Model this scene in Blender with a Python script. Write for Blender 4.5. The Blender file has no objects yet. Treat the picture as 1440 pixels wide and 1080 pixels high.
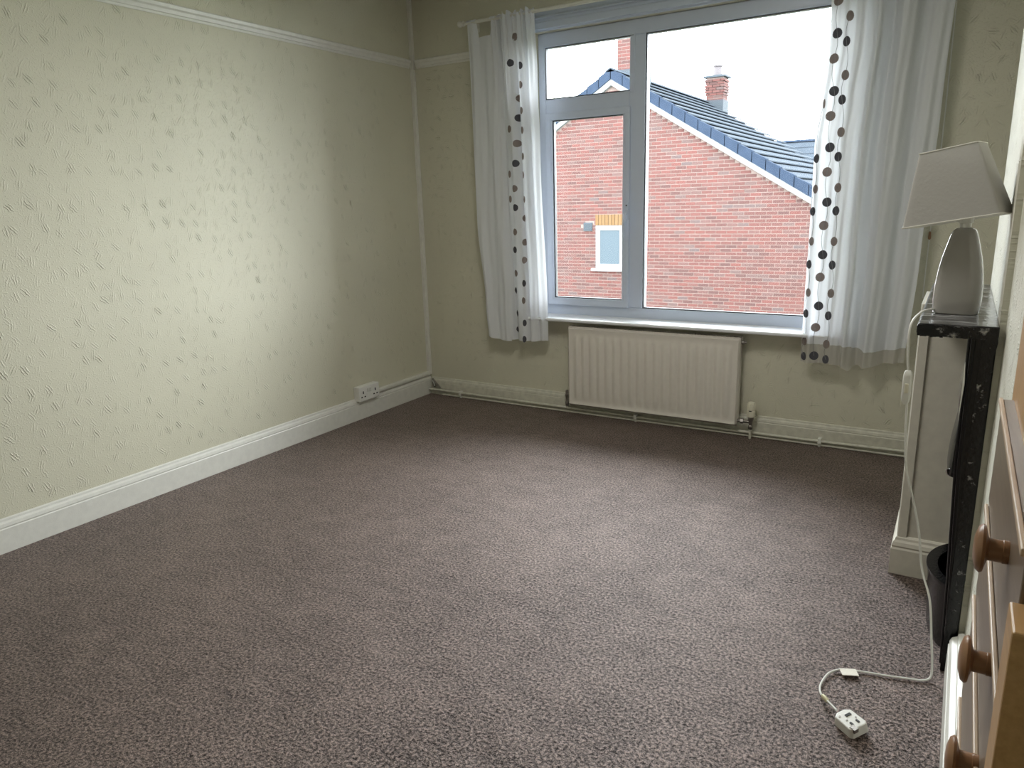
import bpy, math, random
from mathutils import Vector, Matrix
random.seed(7)
# ------------------------------------------------------------------ camera, sky, exposure
scn = bpy.context.scene
COL = scn.collection
CAM_F, YAW, PITCH, ROLL = 1026.7038, -0.5516, -0.2423, -0.0285
CAM = Vector((3.7703, -4.7913, 1.55))
fw = Vector((math.sin(YAW)*math.cos(PITCH), math.cos(YAW)*math.cos(PITCH), math.sin(PITCH)))
rt = Vector((math.cos(YAW), -math.sin(YAW), 0)); up = rt.cross(fw)
r2 = rt*math.cos(ROLL)+up*math.sin(ROLL); u2 = -rt*math.sin(ROLL)+up*math.cos(ROLL)
cd = bpy.data.cameras.new('camera'); cam = bpy.data.objects.new('camera', cd); COL.objects.link(cam)
m = Matrix.Identity(4)
for i in range(3):
    m[i][0] = r2[i]; m[i][1] = u2[i]; m[i][2] = -fw[i]; m[i][3] = CAM[i]
cam.matrix_world = m
cd.sensor_width = 36; cd.lens = CAM_F/1440*36; cd.clip_start = 0.02; cd.clip_end = 500
scn.camera = cam

W = bpy.data.worlds.new('overcast_sky'); scn.world = W; W.use_nodes = True
wn = W.node_tree; wn.nodes.clear()
tc = wn.nodes.new('ShaderNodeTexCoord'); sp = wn.nodes.new('ShaderNodeSeparateXYZ')
rmp = wn.nodes.new('ShaderNodeMapRange'); rmp.inputs[1].default_value = 0; rmp.inputs[2].default_value = 1
rmp.inputs[3].default_value = 9.2; rmp.inputs[4].default_value = 9.6      # even white overcast
bg = wn.nodes.new('ShaderNodeBackground'); bg.inputs[0].default_value = (0.95, 0.975, 1.0, 1)
wo = wn.nodes.new('ShaderNodeOutputWorld')
wn.links.new(tc.outputs['Generated'], sp.inputs[0]); wn.links.new(sp.outputs[2], rmp.inputs[0])
wn.links.new(rmp.outputs[0], bg.inputs[1]); wn.links.new(bg.outputs[0], wo.inputs[0])
# sky portal over the window opening, guides the sampling of the daylight only
pl = bpy.data.lights.new('window_portal', 'AREA'); pl.shape = 'RECTANGLE'; pl.size = 2.1; pl.size_y = 2.05
pl.cycles.is_portal = True
po = bpy.data.objects.new('window_portal', pl); COL.objects.link(po); po.location = (2.1, .3, 1.72)
po.rotation_euler = (math.radians(-90), 0, 0)
# added fill light above mid-room, out of view (housing built further down)
cl = bpy.data.lights.new('fill_light', 'AREA'); cl.shape = 'DISK'; cl.size = .8; cl.energy = 15; cl.color = (1, .965, .91)
clo = bpy.data.objects.new('fill_light', cl); COL.objects.link(clo); clo.location = (2.45, -2.35, 2.95)
scn.view_settings.view_transform = 'Standard'; scn.view_settings.look = 'None'
scn.view_settings.gamma = 1; scn.view_settings.use_curve_mapping = False
scn.view_settings.exposure = 1.12

# ------------------------------------------------------------------ node helpers
class NT:
    def __init__(s, name):
        s.m = bpy.data.materials.new(name); s.m.use_nodes = True; s.t = s.m.node_tree; s.t.nodes.clear()
        s.out = s.t.nodes.new('ShaderNodeOutputMaterial')
    def n(s, ty, **k):
        nd = s.t.nodes.new(ty)
        for a, b in k.items(): setattr(nd, a, b)
        return nd
    def l(s, a, b): s.t.links.new(a, b)
    def math(s, op, a, b=None, c=None):
        nd = s.n('ShaderNodeMath', operation=op)
        for i, v in enumerate((a, b, c)):
            if v is None: continue
            if hasattr(v, 'links'): s.l(v, nd.inputs[i])
            else: nd.inputs[i].default_value = v
        return nd.outputs[0]
    def noise(s, vec, scale, detail=2, rough=.5):
        nd = s.n('ShaderNodeTexNoise'); nd.inputs['Scale'].default_value = scale
        nd.inputs['Detail'].default_value = detail; nd.inputs['Roughness'].default_value = rough
        if vec is not None: s.l(vec, nd.inputs['Vector'])
        return nd.outputs[0]
    def pos(s): return s.n('ShaderNodeNewGeometry').outputs['Position']
    def obj(s): return s.n('ShaderNodeTexCoord').outputs['Object']
    def ramp(s, fac, stops):
        nd = s.n('ShaderNodeValToRGB'); e = nd.color_ramp.elements
        while len(e) < len(stops): e.new(.5)
        for i, (p, c) in enumerate(stops): e[i].position = p; e[i].color = (*c, 1)
        s.l(fac, nd.inputs[0]); return nd.outputs[0]
    def bsdf(s, col, rough=.5, spec=.5, metal=0, bump=None, strength=.3, dist=.01, **k):
        b = s.n('ShaderNodeBsdfPrincipled')
        if hasattr(col, 'links'): s.l(col, b.inputs['Base Color'])
        else: b.inputs['Base Color'].default_value = (*col, 1)
        if hasattr(rough, 'links'): s.l(rough, b.inputs['Roughness'])
        else: b.inputs['Roughness'].default_value = rough
        b.inputs['Specular IOR Level'].default_value = spec; b.inputs['Metallic'].default_value = metal
        for a, v in k.items(): b.inputs[a].default_value = v
        if bump is not None:
            bm = s.n('ShaderNodeBump'); bm.inputs['Strength'].default_value = strength
            bm.inputs['Distance'].default_value = dist
            s.l(bump, bm.inputs['Height']); s.l(bm.outputs[0], b.inputs['Normal'])
        s.l(b.outputs[0], s.out.inputs[0]); return b

def paint(name, col, rough=.45, var=.08, bump=.15, spec=.5, metal=0, scale=30, **k):
    t = NT(name); p = t.obj()
    n1 = t.noise(p, scale, 3); n2 = t.noise(p, scale*8, 2)
    lo = tuple(c*(1-var) for c in col); hi = tuple(min(1, c*(1+var)) for c in col)
    c = t.ramp(n1, [(.3, lo), (.7, hi)])
    t.bsdf(c, rough, spec, metal, bump=n2, strength=bump, dist=.002, **k); return t.m

def wallpaper(name, axis, col, strokes=1.0, scale=10.5, wild=.35):
    """embossed vinyl paper: clusters of short slanting ridges"""
    t = NT(name); p = t.pos(); s = t.n('ShaderNodeSeparateXYZ'); t.l(p, s.inputs[0])
    cb = t.n('ShaderNodeCombineXYZ'); t.l(s.outputs[axis], cb.inputs[0]); t.l(s.outputs[2], cb.inputs[1])
    v2 = cb.outputs[0]
    total = None
    for k, (sc, off, base, amp) in enumerate(((scale, 0, -.48, 1.0), (scale*1.35, 3.7, .30, .45))):
        mp = t.n('ShaderNodeVectorMath', operation='ADD'); t.l(v2, mp.inputs[0]); mp.inputs[1].default_value = (off, off*.7, 0)
        vo = t.n('ShaderNodeTexVoronoi', voronoi_dimensions='2D'); vo.inputs['Scale'].default_value = sc
        vo.inputs['Randomness'].default_value = .85
        t.l(mp.outputs[0], vo.inputs['Vector'])
        d = t.n('ShaderNodeVectorMath', operation='SUBTRACT'); t.l(mp.outputs[0], d.inputs[0]); t.l(vo.outputs['Position'], d.inputs[1])
        cs = t.n('ShaderNodeSeparateColor'); t.l(vo.outputs['Color'], cs.inputs[0])
        ang = t.math('MULTIPLY_ADD', cs.outputs[0], wild*2, base-wild)
        ro = t.n('ShaderNodeVectorRotate', rotation_type='Z_AXIS'); t.l(d.outputs[0], ro.inputs['Vector']); t.l(ang, ro.inputs['Angle'])
        q = t.n('ShaderNodeSeparateXYZ'); t.l(ro.outputs[0], q.inputs[0])
        nz = t.noise(v2, 60, 1); nz = t.math('MULTIPLY_ADD', nz, .012, -.006)
        x = t.math('ADD', q.outputs[0], nz); y = q.outputs[1]
        ex = t.math('MULTIPLY', t.math('MULTIPLY', x, x), 1/.017**2)
        ey = t.math('MULTIPLY', t.math('MULTIPLY', y, y), 1/.030**2)
        env = t.math('MAXIMUM', t.math('SUBTRACT', 1.0, t.math('ADD', ex, ey)), 0.0)
        rid = t.math('MAXIMUM', t.math('COSINE', t.math('MULTIPLY', x, 2*math.pi/.0125)), 0.0)
        on = t.math('MULTIPLY', t.math('POWER', cs.outputs[1], 1.4), amp*strokes)
        h = t.math('MULTIPLY', t.math('MULTIPLY', rid, env), on)
        total = h if total is None else t.math('ADD', total, h)
    speck = t.math('MULTIPLY', t.math('MAXIMUM', t.math('SUBTRACT', t.noise(v2, 120, 2), .55), 0), .9)
    total = t.math('ADD', total, speck)
    c = t.ramp(t.noise(p, 1.3, 3), [(.3, tuple(a*.95 for a in col)), (.7, tuple(a*1.03 for a in col))])
    t.bsdf(c, .5, .45, bump=total, strength=1.0, dist=.0062)
    return t.m

M = {}
CREAM = (.65, .63, .50)
M['wall_left'] = wallpaper('embossed_paper_left', 1, CREAM)
M['wall_back'] = wallpaper('embossed_paper_back', 0, (.64, .62, .50), .7, 14, 1.2)
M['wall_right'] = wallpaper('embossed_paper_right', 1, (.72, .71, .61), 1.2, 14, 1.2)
M['plain'] = paint('plain_cream_wall', CREAM, .7, .03)
M['ceiling'] = paint('ceiling_white', (.8, .8, .77), .8, .02)
M['gloss'] = paint('cream_gloss_paint', (.74, .735, .68), .32, .04, .3)
M['gloss_dirty'] = paint('old_gloss_paint', (.60, .585, .50), .38, .10, .4)
M['upvc'] = paint('hazed_white_upvc', (.56, .62, .74), .3, .01, .02)  # white plastic, with backlit lens haze put into the blue-grey base
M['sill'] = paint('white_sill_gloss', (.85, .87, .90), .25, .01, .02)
M['gasket'] = paint('dark_gasket', (.05, .055, .07), .5, .05)
M['rad'] = paint('radiator_enamel', (.72, .68, .62), .3, .02, .03)
M['plastic'] = paint('white_plastic', (.78, .78, .74), .35, .02, .02)
M['plastic_cream'] = paint('cream_plastic', (.74, .71, .58), .4, .03, .02)
M['dark'] = paint('dark_slot', (.01, .01, .01), .6, .1)
M['metal'] = paint('tarnished_metal', (.30, .28, .26), .35, .3, .4, metal=.9)
M['chrome'] = paint('bright_metal', (.8, .8, .8), .2, .05, .05, metal=1)
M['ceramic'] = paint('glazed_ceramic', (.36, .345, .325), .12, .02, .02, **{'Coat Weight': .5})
M['boxing'] = paint('boxing_paint', (.80, .77, .67), .45, .04, .15)
M['knob'] = paint('turned_knob_wood', (.32, .17, .085), .3, .15, .1, scale=20)
M['pot'] = paint('terracotta_pot', (.045, .039, .042), .8, .1)
M['lead'] = paint('lead_flashing', (.024, .031, .038), 1, .1)
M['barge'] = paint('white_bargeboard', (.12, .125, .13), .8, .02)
M['tile'] = paint('slate_grey_tile', (.027, .033, .041), 1, .10, .2, scale=3, spec=.02)
M['verge'] = paint('dark_verge_tile', (.017, .024, .038), 1, .1, scale=6, spec=.02)
M['mortar'] = paint('mortar', (.098, .072, .064), .9, .1, scale=10)
M['grass'] = paint('ground_grass', (.06, .08, .04), .9, .3, scale=2)
M['tag'] = paint('paper_tag', (.78, .75, .66), .6, .05, .1, scale=200)
M['tape'] = paint('yellowed_tape', (.62, .58, .36), .35, .1, .2)

def carpet():
    t = NT('brown_twist_carpet'); p = t.pos()
    n1 = t.noise(p, 100, 3, .7); n2 = t.noise(p, 330, 2, .6); big = t.noise(p, 1.7, 4, .6); mid = t.noise(p, 8, 4, .65)
    vm = t.n('ShaderNodeVectorMath', operation='MULTIPLY'); t.l(p, vm.inputs[0]); vm.inputs[1].default_value = (3.2, 9, 1)
    tread = t.noise(vm.outputs[0], 2.4, 4, .7)
    f = t.math('ADD', t.math('MULTIPLY', n1, .62), t.math('MULTIPLY', n2, .38))
    f = t.math('ADD', f, t.math('MULTIPLY', t.math('SUBTRACT', big, .5), .06))
    f = t.math('ADD', f, t.math('MULTIPLY', t.math('SUBTRACT', mid, .5), .07))
    f = t.math('ADD', f, t.math('MULTIPLY', t.math('SUBTRACT', tread, .5), .07))
    vs = t.n('ShaderNodeVectorMath', operation='MULTIPLY'); t.l(p, vs.inputs[0]); vs.inputs[1].default_value = (9, 26, 1)
    scuff = t.math('MAXIMUM', t.math('SUBTRACT', t.noise(vs.outputs[0], 1.6, 3, .7), .64), 0)
    f = t.math('SUBTRACT', f, t.math('MULTIPLY', scuff, .8))
    c = t.ramp(f, [(.43, (.002, .0011, .0008)), (.48, (.020, .012, .0085)), (.53, (.066, .044, .034)), (.59, (.24, .17, .138))])
    b = t.bsdf(c, .42, .6, bump=t.math('ADD', f, t.math('MULTIPLY', mid, .6)), strength=.8, dist=.012, **{'Sheen Weight': .30, 'Sheen Roughness': .35})
    b.inputs['Specular Tint'].default_value = (1, .82, .77, 1); b.inputs['Sheen Tint'].default_value = (1, .82, .76, 1); b.inputs['IOR'].default_value = 1.8
    sl = t.n('ShaderNodeMapRange'); t.l(f, sl.inputs[0]); sl.inputs[1].default_value = .42; sl.inputs[2].default_value = .60
    sl.inputs[3].default_value = .02; sl.inputs[4].default_value = 1.25
    t.l(sl.outputs[0], b.inputs['Specular IOR Level'])
    return t.m
M['carpet'] = carpet()

def brick_mat(name, stops):
    t = NT(name); oi = t.n('ShaderNodeObjectInfo').outputs['Random']
    p = t.pos(); vm = t.n('ShaderNodeVectorMath', operation='MULTIPLY'); t.l(p, vm.inputs[0]); vm.inputs[1].default_value = (1/.27, 1, 1/.0897)
    v = t.n('ShaderNodeTexWhiteNoise', noise_dimensions='3D')
    at = t.n('ShaderNodeAttribute', attribute_name='tone')
    r = t.math('FRACT', t.math('ADD', at.outputs['Fac'], t.math('MULTIPLY', oi, 7.31)))
    r = t.math('ADD', t.math('MULTIPLY', r, .8), t.math('MULTIPLY', t.noise(p, 1.1, 3), .2))
    c = t.ramp(r, stops)
    t.bsdf(c, .9, .15, bump=t.noise(p, 60, 2), strength=.3, dist=.005); return t.m
M['brick'] = brick_mat('red_facing_brick', [(0, (.038, .022, .021)), (.30, (.050, .024, .022)), (.65, (.064, .026, .023)), (.88, (.052, .034, .032)), (.97, (.036, .033, .036))])
M['buff'] = brick_mat('buff_soldier_brick', [(0, (.070, .040, .017)), (.9, (.085, .052, .026))])

def glass():
    t = NT('window_glass'); tr = t.n('ShaderNodeBsdfTransparent'); tr.inputs[0].default_value = (.96, .98, .98, 1)
    gl = t.n('ShaderNodeBsdfGlossy'); gl.inputs['Roughness'].default_value = .02
    fr = t.n('ShaderNodeFresnel'); fr.inputs[0].default_value = 1.2
    mx = t.n('ShaderNodeMixShader'); t.l(fr.outputs[0], mx.inputs[0]); t.l(tr.outputs[0], mx.inputs[1]); t.l(gl.outputs[0], mx.inputs[2])
    t.l(mx.outputs[0], t.out.inputs[0]); return t.m
M['glass'] = glass()
M['frost'] = paint('frosted_pane', (.042, .054, .064), .9, .02, spec=.08)

def cloth(name, col, transl, transp):
    t = NT(name); p = t.obj()
    df = t.n('ShaderNodeBsdfDiffuse'); df.inputs[0].default_value = (*col, 1)
    tl = t.n('ShaderNodeBsdfTranslucent'); tl.inputs[0].default_value = (*col, 1)
    tr = t.n('ShaderNodeBsdfTransparent')
    bm = t.n('ShaderNodeBump'); bm.inputs['Strength'].default_value = .25; bm.inputs['Distance'].default_value = .004
    t.l(t.noise(p, 90, 3), bm.inputs['Height']); t.l(bm.outputs[0], df.inputs['Normal'])
    m1 = t.n('ShaderNodeMixShader'); m1.inputs[0].default_value = transl
    m2 = t.n('ShaderNodeMixShader'); m2.inputs[0].default_value = transp
    t.l(df.outputs[0], m1.inputs[1]); t.l(tl.outputs[0], m1.inputs[2]); t.l(m1.outputs[0], m2.inputs[1]); t.l(tr.outputs[0], m2.inputs[2])
    t.l(m2.outputs[0], t.out.inputs[0]); return t.m
M['voile'] = cloth('white_curtain_cotton', (.83, .85, .89), .30, .01)
M['hem'] = cloth('sheer_hem', (.74, .72, .68), .40, .35)
M['thread'] = cloth('grey_thread', (.30, .30, .31), .2, 0)
M['dot_dark'] = cloth('dark_grey_embroidery', (.105, .105, .12), .15, 0)
M['dot_brown'] = cloth('brown_grey_embroidery', (.29, .245, .23), .2, 0)
M['shade'] = cloth('lampshade_fabric', (.54, .53, .51), .35, 0)
M['shade_in'] = cloth('lampshade_lining', (.85, .84, .78), .3, 0)

def black_paint(name, chips):
    t = NT(name); p = t.obj(); n1 = t.noise(p, 38, 4, .7); n2 = t.noise(p, 9, 2)
    f = t.math('ADD', t.math('MULTIPLY', n1, .75), t.math('MULTIPLY', n2, .25))
    c = t.ramp(f, [(.56-chips, (.006, .006, .007)), (.60-chips*.8, (.018, .017, .018)), (.66-chips*.8, (.20, .20, .20)), (.72-chips*.8, (.42, .40, .36))])
    t.bsdf(c, .2, .4, bump=t.noise(p, 70, 4), strength=.2, dist=.003); return t.m
M['black'] = black_paint('black_gloss_iron', -.08)
M['lip'] = black_paint('chipped_black_lip', .05)
M['black_chip'] = black_paint('peeling_black_paint', .0)

def shelf_paint():
    t = NT('worn_black_shelf_top'); p = t.obj(); vm = t.n('ShaderNodeVectorMath', operation='MULTIPLY'); t.l(p, vm.inputs[0]); vm.inputs[1].default_value = (1, 3.2, 1)
    f = t.noise(vm.outputs[0], 9, 5, .65)
    c = t.ramp(f, [(.40, (.02, .02, .022)), (.52, (.09, .09, .095)), (.64, (.33, .33, .33))])
    t.bsdf(c, .2, .7, bump=t.noise(p, 40, 3), strength=.3, dist=.004); return t.m
M['shelf'] = shelf_paint()

def wood(name, lo, hi, rough=.35, axis=1):
    t = NT(name); p = t.pos(); vm = t.n('ShaderNodeVectorMath', operation='MULTIPLY'); t.l(p, vm.inputs[0])
    vm.inputs[1].default_value = (30, 2, 30) if axis == 1 else (30, 30, 2)
    f = t.noise(vm.outputs[0], 3, 4, .6); c = t.ramp(f, [(.3, lo), (.7, hi)])
    t.bsdf(c, rough, .5, bump=f, strength=.08, dist=.002); return t.m
M['pine'] = wood('honey_pine', (.52, .31, .13), (.64, .40, .18))
M['pine_v'] = wood('honey_pine_upright', (.42, .24, .095), (.52, .31, .13), .4, 2)
M['front'] = wood('drawer_front_wood', (.20, .155, .115), (.27, .21, .155), .28)
M['bead'] = wood('pale_drawer_bead', (.55, .42, .30), (.66, .51, .37), .35)

# ------------------------------------------------------------------ mesh helpers
class G:
    def __init__(s): s.v = []; s.f = []; s.tone = []
    def add(s, vs, fs):
        b = len(s.v); s.v += [tuple(x) for x in vs]; s.f += [tuple(i+b for i in f) for f in fs]; return s
    def box(s, x0, y0, z0, x1, y1, z1, ch=0):
        vs = [(x, y, z) for z in (z0, z1) for y in (y0, y1) for x in (x0, x1)]
        return s.add(vs, [(0, 2, 3, 1), (4, 5, 7, 6), (0, 1, 5, 4), (2, 6, 7, 3), (0, 4, 6, 2), (1, 3, 7, 5)])
    def prism(s, poly, axis, a, b):
        """poly of 2-D points extruded along axis from a to b; other two axes in xyz order"""
        o = [i for i in range(3) if i != axis]; n = len(poly); vs = []
        for t in (a, b):
            for p in poly:
                c = [0, 0, 0]; c[axis] = t; c[o[0]] = p[0]; c[o[1]] = p[1]; vs.append(c)
        fs = [tuple(range(n))[::-1], tuple(range(n, 2*n))] + [(i, (i+1) % n, n+(i+1) % n, n+i) for i in range(n)]
        return s.add(vs, fs)
    def loft(s, rings, cap=True, closed=True):
        n = len(rings[0]); vs = [p for r in rings for p in r]; fs = []
        for k in range(len(rings)-1):
            for i in range(n if closed else n-1):
                j = (i+1) % n; fs.append((k*n+i, k*n+j, (k+1)*n+j, (k+1)*n+i))
        if cap: fs += [tuple(range(n))[::-1], tuple(range((len(rings)-1)*n, len(rings)*n))]
        return s.add(vs, fs)
    def lathe(s, prof, org=(0, 0, 0), ax='z', n=20, cap=True):
        rings = []
        for r, h in prof:
            ring = []
            for i in range(n):
                a = 2*math.pi*i/n; p = (r*math.cos(a), r*math.sin(a))
                q = {'z': (p[0], p[1], h), 'x': (h, p[0], p[1]), 'y': (p[1], h, p[0])}[ax]
                ring.append((q[0]+org[0], q[1]+org[1], q[2]+org[2]))
            rings.append(ring)
        return s.loft(rings, cap)
    def tube(s, pts, r, n=8, cap=True):
        P = [Vector(p) for p in pts]; rings = []; prev = None
        for i, p in enumerate(P):
            t = (P[min(i+1, len(P)-1)]-P[max(i-1, 0)]).normalized()
            if prev is None:
                a = Vector((0, 0, 1)) if abs(t.z) < .9 else Vector((1, 0, 0))
                nn = t.cross(a).normalized()
            else: nn = (prev - t*prev.dot(t)).normalized()
            prev = nn; b = t.cross(nn)
            rr = r[i] if isinstance(r, (list, tuple)) else r
            rings.append([p + nn*math.cos(2*math.pi*k/n)*rr + b*math.sin(2*math.pi*k/n)*rr for k in range(n)])
        return s.loft(rings, cap)
    def build(s, name, mat, parent=None, smooth=False, bevel=0, thick=0, tone=None, seg=2):
        me = bpy.data.meshes.new(name); me.from_pydata([tuple(v) for v in s.v], [], s.f)
        import bmesh
        bm = bmesh.new(); bm.from_mesh(me); bmesh.ops.recalc_face_normals(bm, faces=bm.faces); bm.to_mesh(me); bm.free()
        if s.tone:
            a = me.attributes.new('tone', 'FLOAT', 'FACE')
            for i, v in enumerate(s.tone): a.data[i].value = v
        me.materials.append(M[mat] if isinstance(mat, str) else mat)
        if smooth:
            for p in me.polygons: p.use_smooth = True
            me.set_sharp_from_angle(angle=math.radians(40))
        o = bpy.data.objects.new(name, me); COL.objects.link(o)
        if parent is not None:
            o.parent = parent
            if parent.parent is None: o.location = -Vector(parent.location)
            else: o.location = (0, 0, 0)
        if bevel:
            b = o.modifiers.new('b', 'BEVEL'); b.width = bevel; b.segments = seg; b.limit_method = 'ANGLE'; b.angle_limit = math.radians(35)
        if thick:
            b = o.modifiers.new('t', 'SOLIDIFY'); b.thickness = thick; b.offset = 0
        return o

def thing(name, label, cat, loc=(0, 0, 0), group=None):
    o = bpy.data.objects.new(name, None); COL.objects.link(o); o.location = loc; o.empty_display_size = .05
    o['label'] = label; o['category'] = cat
    if group: o['group'] = group
    return o
def struct(name, g, mat, label, parent=None, **k):
    o = g.build(name, mat, parent, **k); o['kind'] = 'structure'
    if label: o['label'] = label; o['category'] = label_cat(name)
    return o
def label_cat(n):
    b = n.split('_')[0]; return {'baseboard': 'baseboard', 'trim': 'trim'}.get(b, b)
def stuff(o): o['kind'] = 'stuff'; return o
def catmull(pts, k=6):
    P = [Vector(p) for p in pts]; P = [P[0]*2-P[1]] + P + [P[-1]*2-P[-2]]; out = []
    for i in range(1, len(P)-2):
        for j in range(k):
            t = j/k; a, b, c, d = P[i-1:i+3]
            out.append(.5*((2*b)+(c-a)*t+(2*a-5*b+4*c-d)*t*t+(3*b-a-3*c+d)*t**3))
    out.append(P[-2]); return out

# ------------------------------------------------------------------ room shell
XR, XN, XA = 3.886, 3.903, 4.30        # breast face, near wall, alcove backs
YB0, YB1 = -1.14, -2.235               # chimney breast runs between these
H = 3.06; YF = -6.6
struct('floor', G().box(-.3, YF-.2, -.12, 4.6, .35, 0), 'carpet', 'dark brown twist-pile carpet covering the floor')
struct('ceiling', G().box(-.3, YF-.2, H, 4.6, .35, H+.1), 'ceiling', 'white ceiling above the room')
struct('wall_left', G().box(-.3, YF-.2, 0, 0, .35, H), 'wall_left', 'cream embossed wallpaper wall on the left')
WX0, WX1, WZ0, WZ1 = 1.085, 3.12, .715, 2.69
wb = G().box(0, 0, 0, WX0, .3, H).box(WX1, 0, 0, XA, .3, H).box(WX0, 0, 0, WX1, .3, WZ0).box(WX0, 0, WZ1, WX1, .3, H)
struct('wall_back', wb, 'wall_back', 'cream textured wall around the window')
FZ, FY0, FY1 = .72, -2.13, -1.60       # fireplace opening in the breast
wr = G().box(XR, FY1, 0, XA, YB0, H).box(XR, YB1, 0, XA, FY0, H).box(XR, FY0, FZ, XA, FY1, H).box(XR+.34, FY0, 0, XA, FY1, FZ)
wr.box(XN, -2.96, 0, XA, YB1, H).box(XA, YF, 0, XA+.2, .35, H)
struct('wall_right', wr, 'wall_right', 'pale textured wall with the chimney breast at right')
struct('wall_front', G().box(0, YF-.2, 0, XA, YF, H), 'plain', 'plain cream wall behind the viewer')

def skirt_profile(h=.148, d=.022):
    return [(0, 0), (d, 0), (d, h*.70), (d*.86, h*.73), (d*.95, h*.77), (d*.80, h*.86), (d*.45, h*.91), (d*.40, h*.97), (d*.15, h), (0, h)]
pf = skirt_profile(.165)
struct('baseboard_left', G().prism([(a, z) for a, z in pf], 1, YF, -.0), 'gloss', 'white moulded skirting board along the left wall', bevel=.001)
pb = skirt_profile(.145, .022)
struct('baseboard_back', G().prism([(-a, z) for a, z in pb], 0, .03, XA), 'gloss_dirty', 'cream skirting board under the window', bevel=.001)
struct('baseboard_right', G().prism([(XN-a*1.9, z) for a, z in skirt_profile(.16)], 1, -2.96, -2.26), 'gloss', 'short white skirting board beside the drawers', bevel=.001)
def rail_profile(z): return [(0, z-.062), (.006, z-.062), (.010, z-.050), (.016, z-.048), (.018, z-.030), (.026, z-.022), (.030, z-.006), (.022, z), (0, z)]
struct('trim_1', G().prism(rail_profile(2.636), 1, YF, -.045), 'gloss', 'white picture rail along the left wall', bevel=.001)
struct('trim_2', G().prism([(-a, z) for a, z in rail_profile(2.636)], 0, .045, WX0-.02), 'gloss', 'white picture rail left of the window', bevel=.001)
# stepped architrave across the window head
arc = [(0, 2.690), (-.012, 2.690), (-.012, 2.700), (-.030, 2.703), (-.030, 2.742), (-.020, 2.748), (-.020, 2.766), (-.036, 2.770), (-.036, 2.778), (-.014, 2.786), (-.014, 2.812), (0, 2.812)]
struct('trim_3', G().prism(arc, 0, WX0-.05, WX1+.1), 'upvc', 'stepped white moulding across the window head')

cf = thing('fill_lamp', 'added fill light in a round white housing on the ceiling', 'lamp', (2.45, -2.35, H))
G().lathe([(.42, 0), (.43, -.03), (.43, -.09), (.415, -.10), (.41, -.05)], (2.45, -2.35, H), 'z', 32, cap=False).build('fill_lamp_housing', 'ceiling', cf, smooth=True)  # housing around the added fill light

# ------------------------------------------------------------------ window
def frame_ring(x0, z0, x1, z1, w, y0, y1, g=None, wl=None, wr_=None, wb_=None, wt=None):
    g = g or G(); wl = wl or w; wr_ = wr_ or w; wb_ = wb_ or w; wt = wt or w
    o = [(x0, z0), (x1, z0), (x1, z1), (x0, z1)]; i = [(x0+wl, z0+wb_), (x1-wr_, z0+wb_), (x1-wr_, z1-wt), (x0+wl, z1-wt)]
    vs = [(x, y0, z) for x, z in o]+[(x, y0, z) for x, z in i]+[(x, y1, z) for x, z in o]+[(x, y1, z) for x, z in i]
    fs = []
    for k in range(4):
        j = (k+1) % 4
        fs += [(k, j, 4+j, 4+k), (8+k, 12+k, 12+j, 8+j), (k, 8+k, 8+j, j), (4+k, 4+j, 12+j, 12+k)]
    return g.add(vs, fs)
win = G()
frame_ring(WX0, WZ0, WX1, WZ1, .05, .05, .13, win, wl=.055, wr_=.08, wb_=.094, wt=.095)
win.box(1.772, .05, .809, 1.885, .13, 2.595)              # mullion
win.box(1.14, .05, 2.148, 1.772, .13, 2.255)             # transom
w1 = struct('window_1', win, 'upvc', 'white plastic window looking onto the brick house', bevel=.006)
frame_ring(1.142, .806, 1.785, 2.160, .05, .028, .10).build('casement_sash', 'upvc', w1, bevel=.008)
for (a, b, c, d, y) in ((1.199, .858, 1.752, 2.114, .034), (1.135, 2.252, 1.803, 2.600, .052), (1.882, .806, 3.045, 2.600, .052)):
    frame_ring(a, b, c, d, .010, y+.002, y+.03).build('gasket', 'gasket', w1)
for (a, b, c, d) in ((1.2, .86, 1.75, 2.11), (1.137, 2.255, 1.80, 2.598), (1.884, .809, 3.042, 2.598)):
    y = .075
    G().box(a, y, b, c, y+.006, d).build('pane', 'glass', w1)
for (a, b, c, d, y) in ((1.198, .857, 1.753, 2.115, .026), (1.134, 2.251, 1.804, 2.601, .046), (1.881, .805, 3.046, 2.601, .046)):
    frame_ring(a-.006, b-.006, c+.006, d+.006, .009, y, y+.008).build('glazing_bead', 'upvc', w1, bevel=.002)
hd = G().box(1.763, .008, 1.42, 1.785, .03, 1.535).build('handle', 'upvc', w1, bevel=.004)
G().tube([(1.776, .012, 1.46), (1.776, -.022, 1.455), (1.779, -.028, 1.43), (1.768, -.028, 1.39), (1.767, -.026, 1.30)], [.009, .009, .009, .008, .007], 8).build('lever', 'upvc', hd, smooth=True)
G().lathe([(.005, 0), (.005, -.004)], (1.776, .008, 1.515), 'y', 10).build('keyhole', 'dark', hd)
# sill board with rounded nose
sill = [(.05, .736), (-.118, .731), (-.128, .727), (-.131, .718), (-.128, .709), (-.118, .705), (0.0, .705), (.0, .700), (.05, .700)]
G().prism(sill, 0, WX0-.03, WX1+.06).build('window_sill', 'sill', w1)

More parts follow.
